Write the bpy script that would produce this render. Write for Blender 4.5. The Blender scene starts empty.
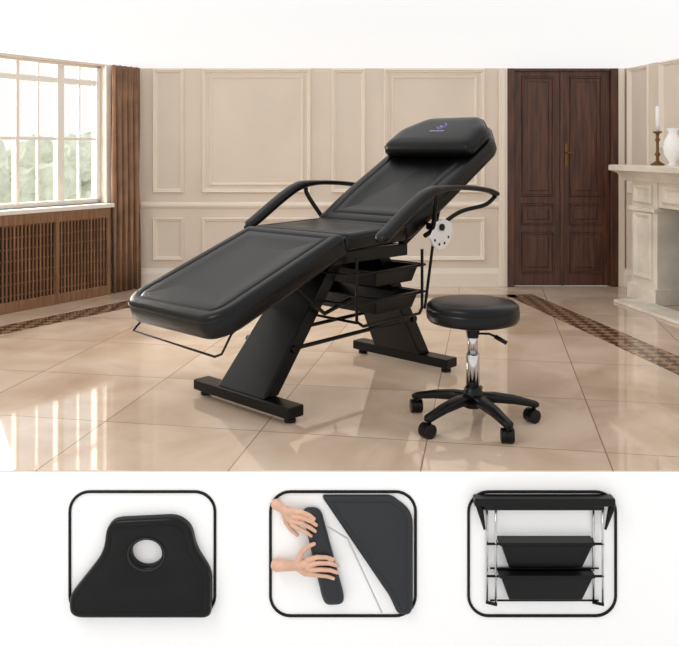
import bpy, bmesh, math, random
from mathutils import Vector, Matrix
random.seed(3)
scene = bpy.context.scene
COL = scene.collection
scene.view_settings.view_transform = 'Standard'

# ------------------------------------------------------------ materials
def lin(c):
    out = []
    for v in c:
        v /= 255.0
        out.append(v/12.92 if v <= 0.04045 else ((v+0.055)/1.055)**2.4)
    return (*out, 1)

def mat(name, rgb, rough=0.5, metal=0.0, bump=0.0, bscale=200, coat=0.0, vary=0.0, vscale=5, spec=0.5, emit=0):
    m = bpy.data.materials.new(name); m.use_nodes = True
    nt = m.node_tree; b = nt.nodes['Principled BSDF']
    b.inputs['Base Color'].default_value = lin(rgb)
    b.inputs['Roughness'].default_value = rough
    b.inputs['Metallic'].default_value = metal
    b.inputs['Coat Weight'].default_value = coat
    b.inputs['Specular IOR Level'].default_value = spec
    if emit:
        b.inputs['Emission Color'].default_value = (1, 1, 1, 1)
        b.inputs['Emission Strength'].default_value = emit
    tc = nt.nodes.new('ShaderNodeTexCoord')
    if vary > 0:
        n = nt.nodes.new('ShaderNodeTexNoise'); n.inputs['Scale'].default_value = vscale; n.inputs['Detail'].default_value = 6
        r = nt.nodes.new('ShaderNodeValToRGB')
        r.color_ramp.elements[0].position = 0.3; r.color_ramp.elements[1].position = 0.7
        r.color_ramp.elements[0].color = lin([max(0, c*(1-vary)) for c in rgb])
        r.color_ramp.elements[1].color = lin([min(255, c*(1+vary*0.6)) for c in rgb])
        nt.links.new(tc.outputs['Object'], n.inputs['Vector'])
        nt.links.new(n.outputs['Fac'], r.inputs['Fac'])
        nt.links.new(r.outputs['Color'], b.inputs['Base Color'])
    if bump > 0:
        n2 = nt.nodes.new('ShaderNodeTexNoise'); n2.inputs['Scale'].default_value = bscale; n2.inputs['Detail'].default_value = 3
        bp = nt.nodes.new('ShaderNodeBump'); bp.inputs['Strength'].default_value = bump; bp.inputs['Distance'].default_value = 0.002
        nt.links.new(tc.outputs['Object'], n2.inputs['Vector'])
        nt.links.new(n2.outputs['Fac'], bp.inputs['Height'])
        nt.links.new(bp.outputs['Normal'], b.inputs['Normal'])
    return m

M_LEATHER = mat('black_leather', (6, 6, 7), 0.30, bump=0.15, bscale=230, spec=0.25)
M_PIPING = mat('black_piping', (4, 4, 5), 0.3, spec=0.3)
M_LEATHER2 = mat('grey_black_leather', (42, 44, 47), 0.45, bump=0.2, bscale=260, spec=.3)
M_BLACKMET = mat('black_powder_coat', (5, 5, 5), 0.28, spec=0.22, bump=0.03, bscale=600)
M_PLASTIC = mat('black_plastic', (6, 6, 7), 0.36, spec=.25)
M_CHROME = mat('chrome', (200, 200, 203), 0.15, metal=1.0)
M_STEEL = mat('brushed_steel', (225, 225, 228), 0.4, metal=0.3)
M_WALL = mat('cream_wall_paint', (226, 213, 198), 0.6, vary=0.03, vscale=2)
M_TRIM = mat('cream_trim_paint', (238, 227, 213), 0.42)
M_WHITE = mat('white_paint', (254, 254, 254), 0.6)
M_WINFR = mat('white_window_paint', (236, 229, 219), 0.4)
M_CEIL = mat('white_ceiling_added_glow', (120, 120, 120), 0.8, emit=0.86, spec=.1)  # plain ceiling; glow added so it shows white and softly lights the room
M_CURT = mat('brown_velvet', (148, 114, 88), 0.75, vary=0.15, vscale=8)
M_SKIN = mat('skin', (218, 174, 150), 0.5, vary=0.05, vscale=30)
M_STONE = mat('ivory_marble', (234, 225, 212), 0.35, vary=0.08, vscale=6)
M_SOOT = mat('firebox_brick', (48, 38, 32), 0.8, vary=0.3, vscale=20)
M_BRASS = mat('antique_brass', (120, 90, 55), 0.4, metal=0.9)
M_PURPLE = mat('purple_print', (150, 122, 205), 0.5)
M_GREYPR = mat('grey_print', (180, 172, 205), 0.5)
M_LEAF = mat('foliage', (222, 228, 210), 0.9, vary=0.10, vscale=6)
M_GROUND = mat('studio_ground', (235, 235, 235), 0.7)

def wood_mat(name, c1, c2):
    m = bpy.data.materials.new(name); m.use_nodes = True
    nt = m.node_tree; b = nt.nodes['Principled BSDF']
    tc = nt.nodes.new('ShaderNodeTexCoord'); mp = nt.nodes.new('ShaderNodeMapping')
    mp.inputs['Scale'].default_value = (30, 30, 2.2)
    n = nt.nodes.new('ShaderNodeTexNoise'); n.inputs['Scale'].default_value = 1.5; n.inputs['Detail'].default_value = 8
    r = nt.nodes.new('ShaderNodeValToRGB'); r.color_ramp.elements[0].position = .35; r.color_ramp.elements[1].position = .68
    r.color_ramp.elements[0].color = lin(c1); r.color_ramp.elements[1].color = lin(c2)
    nt.links.new(tc.outputs['Object'], mp.inputs['Vector']); nt.links.new(mp.outputs['Vector'], n.inputs['Vector'])
    nt.links.new(n.outputs['Fac'], r.inputs['Fac']); nt.links.new(r.outputs['Color'], b.inputs['Base Color'])
    b.inputs['Roughness'].default_value = 0.38
    return m
M_WOOD = wood_mat('walnut', (56, 31, 19), (98, 58, 37))
M_LATTICE = wood_mat('lattice_wood', (114, 80, 56), (152, 112, 82))
M_LATBACK = mat('lattice_backing', (62, 43, 31), 0.8)

def floor_mat():
    m = bpy.data.materials.new('polished_marble_tiles'); m.use_nodes = True
    nt = m.node_tree; b = nt.nodes['Principled BSDF']; L = nt.links.new
    tc = nt.nodes.new('ShaderNodeTexCoord'); mp = nt.nodes.new('ShaderNodeMapping')
    mp.inputs['Rotation'].default_value = (0, 0, math.radians(10.2)); mp.inputs['Location'].default_value = (0.22, 0.1, 0)
    L(tc.outputs['Object'], mp.inputs['Vector'])
    br = nt.nodes.new('ShaderNodeTexBrick'); br.offset = 0.0; br.squash = 1.0
    br.inputs['Scale'].default_value = 1.0; br.inputs['Brick Width'].default_value = 0.62; br.inputs['Row Height'].default_value = 0.62
    br.inputs['Mortar Size'].default_value = 0.0026; br.inputs['Mortar Smooth'].default_value = 0.2
    br.inputs['Color1'].default_value = (0.35, 0.35, 0.35, 1); br.inputs['Color2'].default_value = (0.62, 0.62, 0.62, 1)
    L(mp.outputs['Vector'], br.inputs['Vector'])
    n = nt.nodes.new('ShaderNodeTexNoise'); n.inputs['Scale'].default_value = 2.0; n.inputs['Detail'].default_value = 10
    n.inputs['Distortion'].default_value = 1.0
    vm = nt.nodes.new('ShaderNodeVectorMath'); vm.operation = 'MULTIPLY_ADD'
    vm.inputs[1].default_value = (13, 7, 5)
    L(br.outputs['Color'], vm.inputs[0]); L(mp.outputs['Vector'], vm.inputs[2]); L(vm.outputs['Vector'], n.inputs['Vector'])
    r = nt.nodes.new('ShaderNodeValToRGB'); e = r.color_ramp.elements
    e[0].position = .3; e[0].color = lin((188, 163, 140)); e[1].position = .66; e[1].color = lin((218, 198, 178))
    x = e.new(.47); x.color = lin((205, 182, 160))
    L(n.outputs['Fac'], r.inputs['Fac'])
    mx = nt.nodes.new('ShaderNodeMix'); mx.data_type = 'RGBA'
    L(br.outputs['Fac'], mx.inputs['Factor']); L(r.outputs['Color'], mx.inputs['A']); mx.inputs['B'].default_value = lin((150, 120, 96))
    L(mx.outputs['Result'], b.inputs['Base Color'])
    b.inputs['Roughness'].default_value = 0.05
    b.inputs['IOR'].default_value = 1.75
    b.inputs['Specular IOR Level'].default_value = 0.7
    return m
M_FLOOR = floor_mat()

def mosaic_mat():
    m = bpy.data.materials.new('dark_mosaic_inlay'); m.use_nodes = True
    nt = m.node_tree; b = nt.nodes['Principled BSDF']; L = nt.links.new
    tc = nt.nodes.new('ShaderNodeTexCoord'); mp = nt.nodes.new('ShaderNodeMapping')
    mp.inputs['Rotation'].default_value = (0, 0, math.radians(45)); mp.inputs['Location'].default_value = (0, 0, .013)
    L(tc.outputs['Object'], mp.inputs['Vector'])
    ch = nt.nodes.new('ShaderNodeTexChecker'); ch.inputs['Scale'].default_value = 18
    ch.inputs['Color1'].default_value = lin((84, 62, 48)); ch.inputs['Color2'].default_value = lin((150, 120, 94))
    L(mp.outputs['Vector'], ch.inputs['Vector']); L(ch.outputs['Color'], b.inputs['Base Color'])
    b.inputs['Roughness'].default_value = 0.07
    b.inputs['IOR'].default_value = 1.65
    return m
M_MOSAIC = mosaic_mat()

# ------------------------------------------------------------ helpers
def finish(bm, name, m, parent=None, smooth=False, bevel=0, M=None, recalc=True):
    if recalc: bmesh.ops.recalc_face_normals(bm, faces=bm.faces)
    me = bpy.data.meshes.new(name); bm.to_mesh(me); bm.free()
    if smooth:
        for p in me.polygons: p.use_smooth = True
    o = bpy.data.objects.new(name, me); COL.objects.link(o)
    me.materials.append(m)
    if bevel:
        bv = o.modifiers.new('bevel', 'BEVEL'); bv.width = bevel; bv.segments = 3; bv.limit_method = 'ANGLE'
    if M is not None: o.matrix_world = M
    if parent is not None: o.parent = parent
    return o

def empty(name, M=Matrix()):
    e = bpy.data.objects.new(name, None); COL.objects.link(e); e.empty_display_size = .1
    e.matrix_world = M
    return e

def frameM(x, y, ang, z=0):
    return Matrix.Translation((x, y, z)) @ Matrix.Rotation(ang, 4, 'Z')

def add_box(bm, x0, x1, y0, y1, z0, z1):
    vs = [bm.verts.new((x, y, z)) for x in (x0, x1) for y in (y0, y1) for z in (z0, z1)]
    for f in ((0,1,3,2),(4,6,7,5),(0,4,5,1),(2,3,7,6),(0,2,6,4),(1,5,7,3)):
        bm.faces.new([vs[i] for i in f])

def box(name, dims, m, parent=None, bevel=0, M=None):
    bm = bmesh.new(); add_box(bm, *dims)
    return finish(bm, name, m, parent, bevel=bevel, M=M)

def hexa(name, pts, m, parent=None, bevel=0):
    bm = bmesh.new(); v = [bm.verts.new(p) for p in pts]
    for f in ((3,2,1,0),(4,5,6,7),(0,1,5,4),(1,2,6,5),(2,3,7,6),(3,0,4,7)):
        bm.faces.new([v[i] for i in f])
    return finish(bm, name, m, parent, bevel=bevel)

def catmull(pts, n=8):
    P = [Vector(p) for p in pts]; P = [2*P[0]-P[1]] + P + [2*P[-1]-P[-2]]
    out = []
    for i in range(1, len(P)-2):
        for k in range(n):
            t = k/n
            a, b, c, d = P[i-1], P[i], P[i+1], P[i+2]
            out.append(0.5*((2*b)+(c-a)*t+(2*a-5*b+4*c-d)*t*t+(3*b-a-3*c+d)*t*t*t))
    out.append(P[-2]); return out

def sweep(bm, path, hw, hh, up=Vector((0,0,1)), seg=14, power=0.6):
    rings = []
    n = len(path)
    for i, p in enumerate(path):
        t = (path[min(i+1, n-1)]-path[max(i-1, 0)]).normalized()
        side = t.cross(up)
        if side.length < 1e-4: side = t.cross(Vector((0,1,0)))
        side.normalize(); u = side.cross(t).normalized()
        ring = []
        for k in range(seg):
            a = 2*math.pi*k/seg
            c, s = math.cos(a), math.sin(a)
            cx = math.copysign(abs(c)**power, c); sx = math.copysign(abs(s)**power, s)
            ring.append(bm.verts.new(p+side*cx*hw[i]+u*sx*hh[i]))
        rings.append(ring)
    for i in range(n-1):
        for k in range(seg):
            bm.faces.new((rings[i][k], rings[i][(k+1)%seg], rings[i+1][(k+1)%seg], rings[i+1][k]))
    bm.faces.new(rings[0]); bm.faces.new(rings[-1])

def tube(name, pts, r, m, parent=None, smooth_path=False, cyclic=False, M=None):
    path = catmull(pts) if smooth_path else [Vector(p) for p in pts]
    cu = bpy.data.curves.new(name, 'CURVE'); cu.dimensions = '3D'; cu.bevel_depth = r; cu.bevel_resolution = 4; cu.use_fill_caps = True
    sp = cu.splines.new('POLY'); sp.points.add(len(path)-1)
    for i, p in enumerate(path): sp.points[i].co = (*p, 1)
    sp.use_cyclic_u = cyclic
    cu.materials.append(m)
    o = bpy.data.objects.new(name, cu); COL.objects.link(o)
    if M is not None: o.matrix_world = M
    if parent is not None: o.parent = parent
    return o

def rod(bm, a, b, r, seg=12, r2=None):
    a, b = Vector(a), Vector(b); r2 = r if r2 is None else r2
    sweep(bm, [a, b], [r, r2], [r, r2], seg=seg, power=1.0, up=Vector((0.01, 0.02, 1)) if abs((b-a).normalized().z) < .9 else Vector((0, 1, 0)))

def lathe(bm, prof, seg=40, c=(0,0,0)):
    rings = []
    for r, z in prof:
        rings.append([bm.verts.new((c[0]+r*math.cos(2*math.pi*k/seg), c[1]+r*math.sin(2*math.pi*k/seg), c[2]+z)) for k in range(seg)])
    for i in range(len(rings)-1):
        for k in range(seg):
            bm.faces.new((rings[i][k], rings[i][(k+1)%seg], rings[i+1][(k+1)%seg], rings[i+1][k]))
    bm.faces.new(rings[0]); bm.faces.new(rings[-1])

def rounded(corners, radii, inset, seg=6):
    n = len(corners); C = [Vector(c) for c in corners]; off = []
    for i in range(n):
        e1 = (C[i]-C[i-1]).normalized(); e2 = (C[(i+1)%n]-C[i]).normalized()
        n1 = Vector((-e1.y, e1.x)); n2 = Vector((-e2.y, e2.x))
        off.append(C[i]+(n1+n2)/(1+n1.dot(n2))*inset)
    out = []
    for i in range(n):
        P, A, B = off[i], off[i-1], off[(i+1)%n]
        r = max(radii[i]-inset*0.6, 0.006)
        t1 = min(r, (A-P).length*.45); t2 = min(r, (B-P).length*.45)
        p0 = P+(A-P).normalized()*t1; p1 = P+(B-P).normalized()*t2
        for k in range(seg+1):
            t = k/seg
            out.append(p0*(1-t)**2+P*2*t*(1-t)+p1*t*t)
    return out

def cushion(name, corners, radii, profile, m, parent, M, seams=()):
    bm = bmesh.new(); rings = []
    for ins, h in profile:
        rings.append([bm.verts.new(M @ Vector((p.x, p.y, h))) for p in rounded(corners, radii, ins)])
    n = len(rings[0])
    for i in range(len(rings)-1):
        for k in range(n):
            bm.faces.new((rings[i][k], rings[i][(k+1)%n], rings[i+1][(k+1)%n], rings[i+1][k]))
    bm.faces.new(rings[0]); bm.faces.new(rings[-1])
    o = finish(bm, name, m, parent, smooth=True)
    for j, (ins, h, r) in enumerate(seams):
        tube(name+'_piping_%d' % (j+1), [M @ Vector((p.x, p.y, h)) for p in rounded(corners, radii, ins)], r, M_PIPING, parent, cyclic=True)
    return o

def slopeM(x, z, ang):
    c, s = math.cos(ang), math.sin(ang)
    return Matrix(((c, 0, -s, x), (0, 1, 0, 0), (s, 0, c, z), (0, 0, 0, 1)))

def rect_profile(bm, x0, x1, z0, z1, prof, cap=True):
    rings = []
    for ins, d in prof:
        rings.append([bm.verts.new(v) for v in ((x0+ins,-d,z0+ins),(x1-ins,-d,z0+ins),(x1-ins,-d,z1-ins),(x0+ins,-d,z1-ins))])
    for i in range(len(rings)-1):
        for k in range(4):
            bm.faces.new((rings[i][k], rings[i][(k+1)%4], rings[i+1][(k+1)%4], rings[i+1][k]))
    if cap: bm.faces.new(rings[-1])
MOULD = [(0,-.002),(0,.014),(.008,.024),(.016,.013),(.022,.015),(.028,.005),(.034,-.002)]

def strip_profile(bm, x0, x1, prof):
    a = [bm.verts.new((x0, -d, z)) for d, z in prof]; b = [bm.verts.new((x1, -d, z)) for d, z in prof]
    n = len(prof)
    for k in range(n): bm.faces.new((a[k], a[(k+1)%n], b[(k+1)%n], b[k]))
    bm.faces.new(a); bm.faces.new(b)

# ------------------------------------------------------------ room shell
FRONT = 2.72; CH = 1.68
def prism(name, poly, z0, z1, m):
    bm = bmesh.new()
    a = [bm.verts.new((x, y, z0)) for x, y in poly]; b = [bm.verts.new((x, y, z1)) for x, y in poly]
    n = len(poly)
    for k in range(n): bm.faces.new((a[k], a[(k+1)%n], b[(k+1)%n], b[k]))
    bm.faces.new(a); bm.faces.new(b)
    return finish(bm, name, m)
prism('floor', [(-3.95, FRONT), (2.98, FRONT), (2.38, 6.52), (-1.66, 6.52)], -0.004, 0, M_FLOOR)
prism('display_plinth', [(-3.95, FRONT), (2.98, FRONT), (2.38, 6.52), (-1.66, 6.52)], -0.70, -0.004, M_WHITE)
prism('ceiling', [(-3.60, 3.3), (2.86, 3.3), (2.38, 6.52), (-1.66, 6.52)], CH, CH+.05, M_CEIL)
prism('ground', [(-12, -8), (12, -8), (12, 14), (-12, 14)], -0.74, -0.70, M_GROUND)

BM_ = frameM(0, 6.4, 0)
LM_ = frameM(-1.54, 6.4, math.atan2(.840, .543))
RM_ = frameM(2.2, 6.4, math.atan2(-.984, .177))
BASE = [(-.001,0),(.022,0),(.022,.10),(.016,.12),(.012,.135),(-.001,.14)]
RAIL = [(-.001,.60),(.012,.605),(.022,.62),(.022,.632),(.014,.645),(-.001,.65)]

D0, D1 = 1.33, 2.10
bm = bmesh.new()
add_box(bm, -1.60, D0, 0, .12, 0, CH); add_box(bm, D1, 2.32, 0, .12, 0, CH); add_box(bm, D0, D1, 0, .12, 1.67, CH)
finish(bm, 'wall_back', M_WALL, M=BM_)
bm = bmesh.new(); strip_profile(bm, -1.53, 1.225, BASE); finish(bm, 'baseboard_back', M_TRIM, M=BM_)
bm = bmesh.new()
strip_profile(bm, -1.53, 1.225, RAIL)
for a, b in ((-1.44,-1.20), (-1.06,-.22), (-.06,.20), (.34,1.12)):
    rect_profile(bm, a, b, .20, .53, MOULD, False)
    rect_profile(bm, a, b, .72, 1.675, MOULD, False)
    if b-a > .5: rect_profile(bm, a+.06, b-.06, .78, 1.62, [(p*.6, q*.6) for p, q in MOULD], False)
finish(bm, 'trim_1', M_TRIM, M=BM_)
bm = bmesh.new()
add_box(bm, 1.225, 1.29, -.03, .0, 0, 1.678); add_box(bm, 1.24, 1.27, -.042, -.03, 0, 1.678)
add_box(bm, 2.14, 2.19, -.03, .0, 0, 1.678)
finish(bm, 'trim_2', M_TRIM, M=BM_, bevel=.004)
door = empty('door_1', BM_)
bm = bmesh.new()
add_box(bm, 1.29, 1.345, -.035, .06, 0, 1.677); add_box(bm, 2.085, 2.14, -.035, .06, 0, 1.677); add_box(bm, 1.345, 2.085, -.02, .06, 1.655, 1.677)
finish(bm, 'door_frame', M_WOOD, door, bevel=.005)
PANEL = [(0,.0),(.006,.012),(.014,.012),(.022,-.008),(.032,-.008),(.05,.005)]
for i, (a, b) in enumerate(((1.347, 1.712), (1.716, 2.083))):
    bm = bmesh.new(); add_box(bm, a, b, .0, .04, .005, 1.655)
    for z0, z1 in ((.10, .42), (.47, .64), (.69, 1.62)):
        rect_profile(bm, a+.055, b-.055, z0, z1, PANEL)
    finish(bm, 'door_leaf_%d' % (i+1), M_WOOD, door)
bm = bmesh.new(); add_box(bm, 1.700, 1.728, -.014, 0, .005, 1.655); finish(bm, 'astragal', M_WOOD, door, bevel=.004)
bm = bmesh.new()
for hx in (1.746,):
    add_box(bm, hx-.010, hx+.010, -.008, 0, .92, 1.10)
    rod(bm, (hx, 0, 1.03), (hx, -.045, 1.03), .006); rod(bm, (hx, -.045, 1.03), (hx+.05, -.045, 1.025), .006)
finish(bm, 'door_handle', M_BRASS, door, smooth=False)

box('wall_right', (0, 3.75, 0, .12, 0, CH), M_WALL, M=RM_)
bm = bmesh.new(); strip_profile(bm, .0, .40, BASE); strip_profile(bm, 1.98, 3.7, BASE); finish(bm, 'baseboard_right', M_TRIM, M=RM_)
bm = bmesh.new()
rect_profile(bm, .07, .36, .72, 1.675, MOULD, False); rect_profile(bm, .50, 1.90, 1.06, 1.675, MOULD, False)
for a, b in ((2.1, 2.8), (2.9, 3.6)):
    rect_profile(bm, a, b, .72, 1.675, MOULD, False); rect_profile(bm, a, b, .2, .53, MOULD, False)
strip_profile(bm, 2.03, 3.7, RAIL)
finish(bm, 'trim_3', M_TRIM, M=RM_)

W0, W1, WZ0, WZ1 = -2.10, -.35, .66, 1.668
bm = bmesh.new()
add_box(bm, -4.0, W0, 0, .14, 0, CH); add_box(bm, W1, .05, 0, .14, 0, CH)
add_box(bm, W0, W1, 0, .14, 0, WZ0); add_box(bm, W0, W1, 0, .14, WZ1, CH)
finish(bm, 'wall_left', M_WALL, M=LM_)
bm = bmesh.new(); strip_profile(bm, -3.95, -2.25, BASE); finish(bm, 'baseboard_left', M_TRIM, M=LM_)
win = empty('window_1', LM_)
bm = bmesh.new()
add_box(bm, W0-.02, W1+.02, -.09, .13, WZ0-.03, WZ0)
finish(bm, 'sill', M_WINFR, win, bevel=.006)
bm = bmesh.new()
add_box(bm, W0, W0+.035, .04, .10, WZ0, WZ1); add_box(bm, W1-.035, W1, .04, .10, WZ0, WZ1)
add_box(bm, W0, W1, .04, .10, WZ0, WZ0+.035); add_box(bm, W0, W1, .04, .10, WZ1-.02, WZ1)
for k in range(1, 5):
    x = W1-.35*k; w = .028 if k % 2 == 1 else .013
    add_box(bm, x-w, x+w, .045, .095, WZ0, WZ1)
for k in range(5):
    x = W1-.35*k-.175
    if x > W0: add_box(bm, x-.006, x+.006, .06, .085, WZ0, WZ1)
for z, w in ((1.13, .011), (1.54, .02)):
    add_box(bm, W0, W1, .055, .09, z-w, z+w)
finish(bm, 'frame', M_WINFR, win, bevel=.003)
bm = bmesh.new()
add_box(bm, W0-.05, W0, -.02, 0, WZ0, 1.676); add_box(bm, W1, W1+.05, -.02, 0, WZ0, 1.676)
finish(bm, 'casing', M_WINFR, win, bevel=.004)

def drape(name, x0, x1, z0, z1, d0, amp, pitch, M):
    bm = bmesh.new(); n = int((x1-x0)/pitch*14); cols = []
    for i in range(n+1):
        x = x0+(x1-x0)*i/n; ph = 2*math.pi*(x-x0)/pitch
        col = []
        for j in range(9):
            z = z0+(z1-z0)*j/8
            y = -(d0+amp*math.sin(ph+.25*math.sin(z*6))*(1-.35*j/8))
            col.append((x+.006*math.cos(ph*2+z*3), y, z))
        cols.append(col)
    F = [[bm.verts.new(p) for p in c] for c in cols]
    for i in range(n):
        for j in range(8):
            bm.faces.new((F[i][j], F[i+1][j], F[i+1][j+1], F[i][j+1]))
    o = finish(bm, name, M_CURT, smooth=True, M=M)
    s = o.modifiers.new('thick', 'SOLIDIFY'); s.thickness = .004
    return o
drape('window_curtain', -.335, -.06, .002, 1.675, .065, .03, .055, LM_)
rc = empty('radiator_cover', LM_)
bm = bmesh.new()
for z0, z1 in ((0, .07), (.56, .628)): add_box(bm, -2.2, -.37, -.09, -.06, z0, z1)
for x in (-2.2, -1.79, -1.32, -.85, -.40): add_box(bm, x, x+.03, -.092, -.058, 0, .628)
finish(bm, 'frame', M_LATTICE, rc, bevel=.004)
bm = bmesh.new()
x = -2.17
while x < -.40:
    add_box(bm, x, x+.011, -.083, -.072, .06, .57); x += .0285
for z in [.10+.075*k for k in range(7)]: add_box(bm, -2.18, -.385, -.074, -.066, z, z+.008)
finish(bm, 'lattice', M_LATTICE, rc)
bm = bmesh.new(); add_box(bm, -2.19, -.38, -.055, -.005, .0, .62); finish(bm, 'backing', M_LATBACK, rc)

def band(bm, a, b, w):
    a, b = Vector(a), Vector(b); d = (b-a).normalized(); n = Vector((-d.y, d.x))*w/2
    q = [a-n, b-n, b+n, a+n]
    vs = [bm.verts.new((p.x, p.y, .0015)) for p in q]; vb = [bm.verts.new((p.x, p.y, .0)) for p in q]
    bm.faces.new(vs)
    for k in range(4): bm.faces.new((vb[k], vb[(k+1) % 4], vs[(k+1) % 4], vs[k]))
bm = bmesh.new()
band(bm, (-1.20, 5.96), (1.27, 5.96), .13)
band(bm, (-1.20, 6.02), (-3.05, 3.16), .20)
band(bm, (1.30, 6.02), (1.85, 2.95), .20)
finish(bm, 'trim_4', M_MOSAIC)

# garden seen through the window
bm = bmesh.new()
for k in range(34):
    mtx = Matrix.Translation((random.uniform(-2.6, 2.6), random.uniform(-.4, .4), random.uniform(-.3, .75))) @ Matrix.Scale(random.uniform(.22, .45), 4)
    bmesh.ops.create_icosphere(bm, subdivisions=3, radius=1, matrix=mtx)
for v in bm.verts: v.co += Vector((random.uniform(-.04,.04), random.uniform(-.04,.04), random.uniform(-.04,.04)))
add_box(bm, -2.6, 2.6, -.12, .12, -1.1, .2)
finish(bm, 'garden_hedge', M_LEAF, M=LM_ @ Matrix.Translation((3.0, 5.5, .4)))

# ------------------------------------------------------------ fireplace
fp = empty('fireplace', RM_)
bm = bmesh.new()
add_box(bm, .45, .78, -.20, -.001, 0, .84); add_box(bm, 1.60, 1.93, -.20, -.001, 0, .84)
add_box(bm, .78, 1.60, -.19, -.001, .66, .84)
finish(bm, 'surround', M_STONE, fp, bevel=.004)
bm = bmesh.new()
for a, b in ((.50, .73), (1.65, 1.88)):
    rect_profile(bm, a, b, .16, .62, [(0,.199),(0,.215),(.015,.225),(.03,.212),(.04,.206)])
    rect_profile(bm, a, b, .68, .81, [(0,.199),(0,.215),(.015,.225),(.03,.212),(.04,.206)])
rect_profile(bm, .85, 1.53, .69, .81, [(0,.189),(0,.205),(.015,.215),(.03,.202),(.04,.196)])
add_box(bm, .43, .80, -.225, -.001, 0, .11); add_box(bm, 1.58, 1.95, -.225, -.001, 0, .11)
add_box(bm, .44, .79, -.23, -.001, .625, .655); add_box(bm, 1.59, 1.94, -.23, -.001, .625, .655)
finish(bm, 'carved_panels', M_STONE, fp, bevel=.004)
bm = bmesh.new()
strip_profile(bm, .36, 2.02, [(.001,.83),(.22,.83),(.24,.86),(.265,.885),(.30,.90),(.33,.905),(.33,.94),(.32,.945),(.001,.945)])
finish(bm, 'mantel_shelf', M_STONE, fp, bevel=.002)
box('firebox', (.78, 1.60, -.03, -.001, 0, .66), M_SOOT, fp)
box('hearth', (.60, 1.80, -.42, -.226, 0, .02), M_STONE, fp, bevel=.004)

bm = bmesh.new()
lathe(bm, [(.045,0),(.047,.008),(.03,.018),(.012,.03),(.010,.06),(.02,.075),(.010,.09),(.009,.16),(.018,.175),(.009,.19),(.012,.215),(.03,.225),(.03,.232),(.012,.232)], 24)
p = RM_ @ Vector((.72, -.16, .945))
cs = empty('candlestick', Matrix.Translation(p))
finish(bm, 'holder', M_BRASS, cs, smooth=True)
bm = bmesh.new(); lathe(bm, [(.013,.232),(.013,.40),(.004,.404)], 16); finish(bm, 'candle', M_WHITE, cs, smooth=True)
bm = bmesh.new()
lathe(bm, [(.03,0),(.034,.006),(.018,.018),(.022,.03),(.052,.075),(.06,.12),(.052,.165),(.030,.205),(.026,.225),(.040,.25),(.036,.25),(.022,.226)], 32)
finish(bm, 'mantel_vase', M_WHITE, smooth=True, M=Matrix.Translation(RM_ @ Vector((.93, -.18, .945))))

# ------------------------------------------------------------ tattoo chair
CHM = frameM(-.383, 3.39, math.atan2(.724, .69))
ch = empty('tattoo_chair', CHM)
def prof(T, border=.06, dish=.006, mid=.18):
    return [(.03,-T),(.008,-T+.004),(.0,-T+.016),(0,-.022),(.004,-.010),(.012,-.002),(.022,.001),(border-.012,.001),
            (border-.003,-.002),(border,-.005),(border+.003,-.002),(border+.014,.001),(border+.05,-dish*.5),(mid,-dish)]
th = math.atan2(.25, .66)
LMt = slopeM(-.405,.454,th)
cushion('leg_cushion', [(0,.255),(0,-.255),(.07,-.308),(.725,-.30),(.725,.30),(.07,.308)], [.05,.05,.06,.03,.03,.06], prof(.095,.055,.008), M_LEATHER, ch, LMt, seams=((.001,-.020,.0026),(.055,-.004,.002)))
cushion('seat_cushion', [(0,-.30),(.42,-.28),(.42,.28),(0,.30)], [.03]*4, prof(.075,.05,.006,.15), M_LEATHER, ch, slopeM(.283,.705,.03), seams=((.001,-.020,.0026),(.05,-.004,.002)))
tb = math.atan2(.474, .85)
BM2 = slopeM(.675,.715,tb)
cushion('backrest_cushion', [(0,-.28),(.25,-.30),(.80,-.295),(.965,-.175),(.965,.175),(.80,.295),(.25,.30),(0,.28)], [.03,.1,.05,.05,.05,.05,.1,.03], prof(.085,.07,.014,.17), M_LEATHER, ch, BM2, seams=((.001,-.020,.0026),(.07,-.004,.002)))
cushion('headrest_pillow', [(.60,-.285),(.80,-.285),(.935,-.170),(.935,.170),(.80,.285),(.60,.285)], [.05,.05,.05,.05,.05,.05],
        [(.03,.0),(.006,.006),(0,.028),(.004,.052),(.018,.070),(.04,.078),(.08,.081)], M_LEATHER, ch, BM2, seams=((.004,.053,.0022),))
bm = bmesh.new()
for k in range(14):
    a0 = math.radians(200+k*20*.9); a1 = math.radians(200+(k+1)*20*.9)
    pts = []
    for a, r in ((a0,.022),(a1,.022),(a1,.028),(a0,.028)):
        pts.append(bm.verts.new(BM2 @ Vector((.80+r*math.sin(a)*1.1, -r*math.cos(a), .0822))))
    bm.faces.new(pts)
finish(bm, 'badge_ring', M_PURPLE, ch)
bm = bmesh.new()
vs = [bm.verts.new(BM2 @ Vector((.797+x*1.2, y*1.1, .0822))) for x, y in ((-.01,-.012),(.0,-.006),(.012,-.012),(.004,.0),(.012,.012),(.0,.008),(-.01,.012))]
bm.faces.new(vs); finish(bm, 'badge_mark', M_PURPLE, ch)
bm = bmesh.new()
for k in range(8):
    y = -.048+k*.012
    q = [bm.verts.new(BM2 @ Vector((.74+dx, y+dy, .0822))) for dx, dy in ((0,0),(.012,0),(.012,.0075),(0,.0075))]
    bm.faces.new(q)
finish(bm, 'badge_lettering', M_GREYPR, ch)

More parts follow.
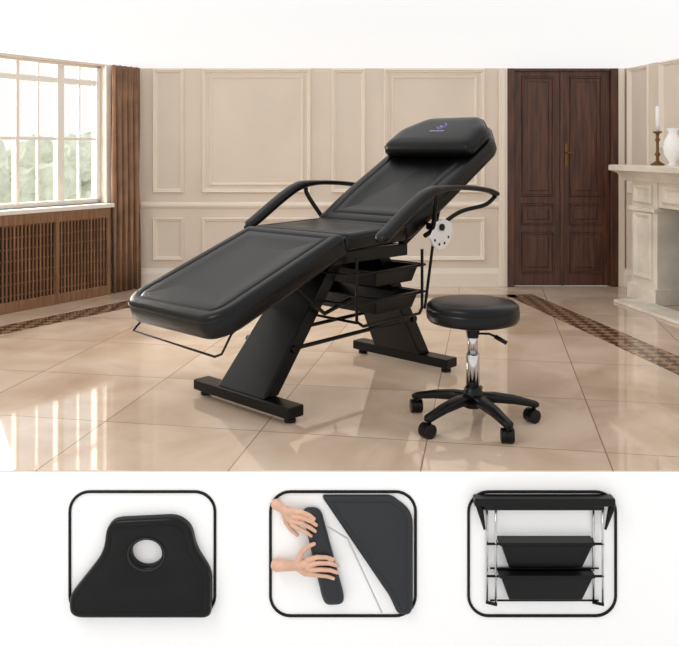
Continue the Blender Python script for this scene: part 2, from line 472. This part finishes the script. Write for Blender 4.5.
bm = bmesh.new()
for y in (-.25, .22): add_box(bm, .26, .74, y, y+.03, .575, .628)
for x in (.27, .48, .70): add_box(bm, x, x+.03, -.22, .22, .575, .628)
finish(bm, 'seat_frame', M_BLACKMET, ch, bevel=.004)
def rails(name, MM, ys, a0, a1, h0, h1):
    bm = bmesh.new()
    for y in ys:
        p = [MM @ Vector((a, y+dy, h)) for a, dy, h in ((a0,0,h0),(a0,.03,h0),(a0,.03,h1),(a0,0,h1),(a1,0,h0),(a1,.03,h0),(a1,.03,h1),(a1,0,h1))]
        v = [bm.verts.new(q) for q in p]
        for f in ((3,2,1,0),(4,5,6,7),(0,1,5,4),(1,2,6,5),(2,3,7,6),(3,0,4,7)): bm.faces.new([v[i] for i in f])
    finish(bm, name, M_BLACKMET, ch)
rails('back_frame', BM2, (-.24, .21), 0, .72, -.115, -.083)
rails('leg_frame', LMt, (-.22, .19), .18, .71, -.12, -.093)

def slab(name, xb, zb, xt, zt, wb, wt, t):
    hexa(name, [(xb-t,-wb,zb),(xb+t,-wb,zb),(xb+t,wb,zb),(xb-t,wb,zb),(xt-t,-wt,zt),(xt+t,-wt,zt),(xt+t,wt,zt),(xt-t,wt,zt)], M_BLACKMET, ch, bevel=.006)
slab('front_leg', .01, .065, .44, .58, .145, .115, .040)
slab('rear_leg', 1.00, .065, .72, .58, .145, .115, .040)
for i, x in enumerate((0.0, 1.01)):
    box('foot_bar_%d' % (i+1), (x-.042, x+.042, -.30, .30, .022, .066), M_BLACKMET, ch, bevel=.006)
    bm = bmesh.new()
    for y in (-.265, .265): lathe(bm, [(.022,0),(.024,.005),(.022,.014),(.010,.018),(.010,.025)], 20, (x, y, 0))
    finish(bm, 'levelling_feet_%d' % (i+1), M_PLASTIC, ch, smooth=True)
for i, y in enumerate((-.13, .13)):
    tube('stretcher_%d' % (i+1), [(.14,y,.235),(.92,y,.245)], .009, M_BLACKMET, ch)
    tube('link_arm_%d' % (i+1), [(.10,y*1.35,.50),(.30,y*1.2,.36),(.46,y*1.2,.40)], .009, M_BLACKMET, ch)
bm = bmesh.new()
rod(bm, (.92,-.15,.245), (.92,.15,.245), .016); rod(bm, (.14,-.15,.235), (.14,.15,.235), .016)
finish(bm, 'stretcher_pivots', M_BLACKMET, ch)
tube('back_prop', [(.93,-.20,.30),(.97,-.22,.62),(1.02,-.225,.80)], .007, M_BLACKMET, ch)
tube('back_prop_far', [(.93,.20,.30),(.97,.22,.62),(1.02,.225,.80)], .007, M_BLACKMET, ch)

def tray(name, x0, x1, y0, y1, z0, z1, parent, m, flare=.02, t=.004):
    bm = bmesh.new()
    def ring(x0,x1,y0,y1,z): return [bm.verts.new(v) for v in ((x0,y0,z),(x1,y0,z),(x1,y1,z),(x0,y1,z))]
    f = flare
    R = [ring(x0+f,x1-f,y0+f,y1-f,z0), ring(x0,x1,y0,y1,z1), ring(x0-.008,x1+.008,y0-.008,y1+.008,z1), ring(x0-.008,x1+.008,y0-.008,y1+.008,z1+.006),
         ring(x0+t,x1-t,y0+t,y1-t,z1+.006), ring(x0+f+t,x1-f-t,y0+f+t,y1-f-t,z0+t)]
    bm.faces.new(R[0])
    for i in range(5):
        for k in range(4): bm.faces.new((R[i][k],R[i][(k+1)%4],R[i+1][(k+1)%4],R[i+1][k]))
    bm.faces.new(R[-1])
    return finish(bm, name, m, parent, bevel=.003)
tray('storage_tray_1', .50, .79, -.27, .24, .455, .525, ch, M_PLASTIC)
tray('storage_tray_2', .50, .79, -.27, .24, .335, .405, ch, M_PLASTIC)
for i, z in enumerate((.528, .405)):
    tube('tray_rail_%d' % (i+1), [(.33,-.285,z),(.82,-.285,z),(.82,.26,z),(.33,.26,z)], .006, M_BLACKMET, ch, cyclic=True)
for i, y in enumerate((-.285, .26)):
    tube('tray_hanger_%d' % (2*i+1), [(.36,y,.60),(.36,y,.335),(.40,y,.31),(.78,y,.31),(.80,y,.335),(.80,y,.60)], .007, M_BLACKMET, ch)
tube('tray_cross', [(.36,-.285,.33),(.36,.26,.33)], .006, M_BLACKMET, ch)

tube('footrest_bar', [(-.20,.275,.445),(-.33,.28,.345),(-.35,.28,.325),(-.36,-.26,.315),(-.345,-.28,.325),(-.30,-.28,.39),(-.25,-.28,.42)], .0045, M_BLACKMET, ch)

for i, sg in enumerate((-1, 1)):
    Y = .415*sg
    path = catmull([(1.22,Y,.835),(1.12,Y,.862),(.92,Y,.880),(.76,Y,.880),(.67,Y,.862),(.56,Y,.806),(.43,Y,.728),(.345,Y,.678)], 6)
    n = len(path); hw, hh = [], []
    for k in range(n):
        t = k/(n-1)
        w = .022+.012*min(1, max(0, (t-.35)/.15)); h = .012+.008*min(1, max(0, (t-.35)/.15))
        e = min(1, (1-t)/.04, t/.02+.25); e = math.sqrt(max(e, .08))
        hw.append(w*e); hh.append(h*e)
    bm = bmesh.new(); sweep(bm, path, hw, hh, up=Vector((0,0,1)), seg=18, power=.7)
    finish(bm, 'armrest_pad_%d' % (i+1), M_LEATHER, ch, smooth=True)
    tube('armrest_bracket_%d' % (i+1), [(.74,Y,.868),(.745,Y*.97,.82),(.80,.345*sg,.70),(.80,.30*sg,.66)], .011, M_BLACKMET, ch, smooth_path=True)
    tube('armrest_stay_%d' % (i+1), [(1.20,Y,.828),(1.13,Y*.97,.79),(1.0,.35*sg,.76),(.84,.33*sg,.69)], .010, M_BLACKMET, ch, smooth_path=True)
    bm = bmesh.new(); outer = []
    y0, y1 = .348*sg, .356*sg
    for yy in (y0, y1):
        ring = []
        for k in range(13):
            a = math.radians(-160+k*15); ring.append(bm.verts.new((.85+.085*math.cos(a), yy, .685+.085*math.sin(a))))
        ring.append(bm.verts.new((.85+.03, yy, .735))); ring.append(bm.verts.new((.85-.03, yy, .725)))
        outer.append(ring)
    m_ = len(outer[0])
    bm.faces.new(outer[0]); bm.faces.new(outer[1])
    for k in range(m_): bm.faces.new((outer[0][k], outer[0][(k+1)%m_], outer[1][(k+1)%m_], outer[1][k]))
    finish(bm, 'ratchet_plate_%d' % (i+1), M_STEEL, ch)
    bm = bmesh.new()
    for k in range(4):
        a = math.radians(-140+k*36)
        c = Vector((.85+.063*math.cos(a), 0, .685+.063*math.sin(a)))
        rod(bm, (c.x, .346*sg, c.z), (c.x, .358*sg, c.z), .006)
    rod(bm, (.85,.28*sg,.70), (.85,.365*sg,.70), .016)
    finish(bm, 'ratchet_holes_%d' % (i+1), M_BLACKMET, ch)

# ------------------------------------------------------------ stool
st = empty('rolling_stool', frameM(.512, 3.19, 0))
bm = bmesh.new()
lathe(bm, [(.05,.390),(.155,.390),(.168,.394),(.176,.405),(.178,.425),(.177,.436),(.172,.439),(.1765,.442),(.174,.456),(.163,.466),(.14,.471),(.08,.473),(.01,.4735)], 64)
finish(bm, 'seat', M_LEATHER, st, smooth=True)
bm = bmesh.new(); lathe(bm, [(.10,.377),(.10,.391)], 40); lathe(bm, [(.022,.33),(.03,.377)], 24); finish(bm, 'seat_plate', M_BLACKMET, st)
bm = bmesh.new(); lathe(bm, [(.0255,.13),(.0255,.262),(.0235,.268)], 32); lathe(bm, [(.019,.262),(.019,.378)], 28)
finish(bm, 'gas_lift', M_CHROME, st, smooth=True)
bm = bmesh.new(); lathe(bm, [(.03,.062),(.044,.07),(.046,.105),(.036,.125),(.029,.14),(.0265,.142)], 32); finish(bm, 'hub', M_PLASTIC, st, smooth=True)
tube('height_lever', [(.0,0,.345),(.06,-.02,.348),(.085,-.03,.338)], .0045, M_BLACKMET, st)
bm = bmesh.new(); rod(bm, (.08,-.028,.340), (.122,-.045,.318), .009, r2=.008); finish(bm, 'lever_grip', M_PLASTIC, st, smooth=True)
for k in range(5):
    a = math.radians(-68+72*k); d = Vector((math.cos(a), math.sin(a), 0))*1.06
    path = [d*.02+Vector((0,0,.098)), d*.08+Vector((0,0,.098)), d*.15+Vector((0,0,.088)), d*.20+Vector((0,0,.076)), d*.232+Vector((0,0,.068)), d*.242+Vector((0,0,.066))]
    bm = bmesh.new(); sweep(bm, path, [.028,.026,.022,.020,.020,.012], [.020,.019,.016,.013,.012,.008], seg=16, power=.65)
    finish(bm, 'base_arm_%d' % (k+1), M_PLASTIC, st, smooth=True)
    c = d*.226; ca = a+1.1+k*.9
    ax = Vector((math.cos(ca), math.sin(ca), 0)); fw = Vector((-ax.y, ax.x, 0)); c2 = c+fw*.010
    bm = bmesh.new()
    for s_ in (-1, 1):
        q = c2+ax*s_*.0145+Vector((0,0,.0265))
        path = [q-ax*.0095, q-ax*.008, q+ax*.008, q+ax*.0095]
        sweep(bm, path, [.022,.026,.026,.022], [.022,.026,.026,.022], seg=24, power=1)
    finish(bm, 'caster_wheels_%d' % (k+1), M_PLASTIC, st, smooth=False)
    bm = bmesh.new()
    q = c2+Vector((0,0,.027)); sweep(bm, [q-ax*.006, q+ax*.006], [.027,.027], [.027,.027], seg=20, power=1)
    rod(bm, (c.x, c.y, .03), (c.x, c.y, .066), .008)
    finish(bm, 'caster_hood_%d' % (k+1), M_BLACKMET, st)

# ------------------------------------------------------------ display panels on the plinth front
U = .003277
def PF(u, v, d=0):
    return Vector((u*U, FRONT-d, -v*U))
def panel(u0, u1, v0, v1, name):
    r = 20; pts = []
    for (cx, cy, a0) in ((u1-r, v0+r, -90), (u1-r, v1-r, 0), (u0+r, v1-r, 90), (u0+r, v0+r, 180)):
        for k in range(9):
            a = math.radians(a0+k*11.25)
            pts.append(PF(cx+r*math.cos(a), cy+r*math.sin(a), .002))
    return tube(name, pts, .0048, M_PLASTIC, cyclic=True)
panel(-269.5, -124.5, 21, 145, 'display_frame')
panel(-69, 76, 21, 145, 'display_frame.001')
panel(129, 276, 21, 145, 'display_frame.002')

def relief(name, corners, radii, prof_, m, parent=None, hole=None):
    bm = bmesh.new(); rings = []
    cc = [(a*U, -b*U) for a, b in corners]
    area = sum(cc[i-1][0]*cc[i][1]-cc[i][0]*cc[i-1][1] for i in range(len(cc)))
    if area < 0: cc = cc[::-1]; radii = radii[::-1]
    for ins, h in prof_:
        rings.append([bm.verts.new((p.x, FRONT-h, p.y)) for p in rounded(cc, [r*U for r in radii], ins)])
    n = len(rings[0])
    for i in range(len(rings)-1):
        for k in range(n): bm.faces.new((rings[i][k], rings[i][(k+1)%n], rings[i+1][(k+1)%n], rings[i+1][k]))
    if hole:
        hu, hv, ru, rv = hole; hr = []
        for h in (prof_[-1][1], prof_[-1][1]-.006, .003):
            e = 1.0 if h == prof_[-1][1] else .9
            hr.append([bm.verts.new((hu*U+ru*U*e*math.cos(2*math.pi*k/40), FRONT-h, -hv*U+rv*U*e*math.sin(2*math.pi*k/40))) for k in range(40)])
        for i in range(2):
            for k in range(40): bm.faces.new((hr[i][k], hr[i][(k+1)%40], hr[i+1][(k+1)%40], hr[i+1][k]))
        e = []
        for lst in (rings[-1], hr[0]):
            for k in range(len(lst)):
                ed = bm.edges.get((lst[k], lst[(k+1)%len(lst)]))
                e.append(ed if ed else bm.edges.new((lst[k], lst[(k+1)%len(lst)])))
        bmesh.ops.triangle_fill(bm, edges=e, use_beauty=True)
    else:
        bm.faces.new(rings[-1])
    return finish(bm, name, m, parent, smooth=True)
RP = [(0,.001),(0,.022),(.003,.030),(.008,.034),(.014,.035),(.020,.033),(.022,.030),(.024,.033),(.030,.034)]
br = empty('chair_backrest')
relief('padding', [(-223,46),(-161,43),(-147,53),(-142,76),(-127,98),(-127,143),(-267,143),(-268,122),(-238,84),(-233,72),(-231,54)], [9,9,9,10,10,8,14,8,10,8,8], RP, M_LEATHER, br, hole=(-191,79,17,15))
tube('face_hole_piping', [PF(-191+18*math.cos(a*math.pi/20), 79+16*math.sin(a*math.pi/20), .034) for a in range(40)], .0022, M_LEATHER2, br, cyclic=True)
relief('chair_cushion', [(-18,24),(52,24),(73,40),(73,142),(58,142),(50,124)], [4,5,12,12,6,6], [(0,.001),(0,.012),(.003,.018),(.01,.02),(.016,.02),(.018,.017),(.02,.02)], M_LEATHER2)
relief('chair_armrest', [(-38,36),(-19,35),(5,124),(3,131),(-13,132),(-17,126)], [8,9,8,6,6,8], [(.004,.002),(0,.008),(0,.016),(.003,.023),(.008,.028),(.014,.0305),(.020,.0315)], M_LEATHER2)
tube('armrest_support_rod', [PF(-12,52,.028), PF(8,64,.03), PF(42,138,.026)], .0025, M_CHROME)

def capsule_chain(bm, pts, rs):
    for i in range(len(pts)-1):
        a, b = Vector(pts[i]), Vector(pts[i+1]); L_ = (b-a).length; k = max(2, int(L_/(min(rs[i], rs[i+1])*.35)))
        for j in range(k+1):
            t = j/k
            bmesh.ops.create_icosphere(bm, subdivisions=2, radius=rs[i]*(1-t)+rs[i+1]*t, matrix=Matrix.Translation(a*(1-t)+b*t))
def hand(name, chains):
    bm = bmesh.new()
    for ch_ in chains:
        capsule_chain(bm, [PF(u, v, d) for u, v, d, r in ch_], [r for *_, r in ch_])
    o = finish(bm, name, M_SKIN, smooth=True, recalc=False)
    rm = o.modifiers.new('remesh', 'REMESH'); rm.mode = 'VOXEL'; rm.voxel_size = .0013; rm.use_smooth_shade = True
    sm = o.modifiers.new('smooth', 'SMOOTH'); sm.factor = .5; sm.iterations = 2
    return o
# hand above: fingers side by side over the pad end, thumb along the pad's near edge
hand('human_hand', [
    [(-63,31,.022,.017),(-57,35,.026,.014)],
    [(-57,35,.026,.014),(-49,37,.030,.013),(-45,41,.030,.012)],
    [(-57,35,.026,.013),(-48,46,.029,.012)],
    [(-47,36,.034,.0088),(-38,36,.041,.0078),(-30,39,.0425,.0070),(-25,43,.040,.0060)],
    [(-46,41,.035,.0090),(-37,41.5,.042,.0080),(-28,45,.044,.0072),(-23,49,.041,.0062)],
    [(-46,46,.034,.0088),(-37,47,.042,.0078),(-29,51,.0435,.0070),(-24,55,.0405,.0060)],
    [(-47,50,.031,.0078),(-40,52.5,.039,.0070),(-32,56.5,.041,.0062),(-28,60,.039,.0054)],
    [(-55,40,.026,.010),(-53,49,.020,.0085),(-48,57,.018,.0074),(-42,62,.018,.0062)]])
# hand below: wraps the middle of the pad
hand('human_hand.001', [
    [(-62,91,.024,.021),(-50,91,.028,.017),(-43,91,.030,.015)],
    [(-43,91,.030,.015),(-33,88,.030,.014),(-31,92,.030,.014)],
    [(-43,91,.030,.013),(-34,98,.029,.011)],
    [(-31,84,.034,.0090),(-22,80.5,.042,.0078),(-13,80.5,.0435,.0070),(-6,83,.040,.0060)],
    [(-30,89,.035,.0092),(-20,86,.043,.0080),(-10,86,.0445,.0072),(-2,89,.041,.0062)],
    [(-30,94,.034,.0090),(-19,92.5,.043,.0078),(-9,93,.0435,.0070),(-2,96,.0405,.0060)],
    [(-32,98.5,.032,.0080),(-22,98.5,.040,.0070),(-12,99.5,.041,.0062),(-6,102,.039,.0054)],
    [(-41,86,.030,.011),(-37,77,.030,.0088),(-31,71,.034,.0076),(-25,68,.037,.0064)]])
rk = empty('storage_basket_rack')
bm = bmesh.new()
def rb(u0,u1,v0,v1,d0,d1):
    add_box(bm, u0*U, u1*U, FRONT-d1, FRONT-d0, -v1*U, -v0*U)
rb(133,272,23,31,.001,.045); rb(142,262,31,36,.001,.035)
finish(bm, 'seat_underside', M_LEATHER, rk, bevel=.006)
bm = bmesh.new()
for u in (151, 257):
    for du, d in ((-4,.010),(4,.024)):
        rod(bm, PF(u+du,35,d), PF(u+du,130,d), .0038)
finish(bm, 'uprights', M_CHROME, rk, smooth=True)
bm = bmesh.new()
for v in (70, 102): rod(bm, PF(146,v,.024), PF(262,v,.024), .004); rod(bm, PF(150,v+26,.012), PF(258,v+26,.012), .003)
for u in (138, 270): rod(bm, PF(u,30,.03), PF(u+(6 if u < 200 else -6),56,.02), .012, r2=.004)
for u in (151, 257): rod(bm, PF(u-5,130,.010), PF(u+5,130,.026), .005)
finish(bm, 'wire_rails', M_BLACKMET, rk, smooth=True)
for i, v in enumerate((68, 100)):
    hexa('basket_%d' % (i+1), [PF(168,v+25,.001),PF(168,v+25,.03),PF(240,v+25,.03),PF(240,v+25,.001),PF(159,v,.001),PF(159,v,.05),PF(249,v,.05),PF(249,v,.001)], M_PLASTIC, rk, bevel=.004)
    bm = bmesh.new(); rb(157,251,v-3,v,.001,.054); finish(bm, 'basket_rim_%d' % (i+1), M_PLASTIC, rk, bevel=.003)

# ------------------------------------------------------------ lighting
w = bpy.data.worlds.new('sky'); scene.world = w; w.use_nodes = True
bg = w.node_tree.nodes['Background']; bg.inputs[0].default_value = (1.0, .99, .98, 1); bg.inputs[1].default_value = 1.0

def area(name, loc, target, size, energy, col, sy=None):
    l = bpy.data.lights.new(name, 'AREA'); l.energy = energy; l.color = col; l.shape = 'RECTANGLE'; l.size = size; l.size_y = sy or size
    o = bpy.data.objects.new(name, l); COL.objects.link(o); o.location = loc
    o.rotation_euler = (Vector(target)-Vector(loc)).to_track_quat('-Z', 'Y').to_euler()
    return o
wc = LM_ @ Vector((-1.2, .9, 1.5)); wt = LM_ @ Vector((-1.0, -1.5, .2))
area('window_daylight', wc, wt, 1.6, 85, (1, .94, .86), 1.0)
area('added_front_light', (-2.2, 1.0, 3.4), (.2, 3.6, .5), 1.4, 45, (1, .98, .95))  # unseen light added above front-left to brighten the chair and plinth face
sl = bpy.data.lights.new('sun', 'SUN'); sl.energy = 1.9; sl.angle = math.radians(7); sl.color = (1, .90, .76)
so = bpy.data.objects.new('sun', sl); COL.objects.link(so)
sd = Vector((.840, -.30, -.42))
so.rotation_euler = sd.to_track_quat('-Z', 'Y').to_euler(); so.location = (-5, 7, 4)

# ------------------------------------------------------------ camera
cam = bpy.data.cameras.new('camera'); co = bpy.data.objects.new('camera', cam); COL.objects.link(co)
co.location = (0, 0, 1.05); co.rotation_euler = (math.radians(90), 0, 0)
cam.lens = 830*36/679; cam.sensor_width = 36; cam.shift_y = -(323-150)/679
cam.clip_start = .05
scene.camera = co
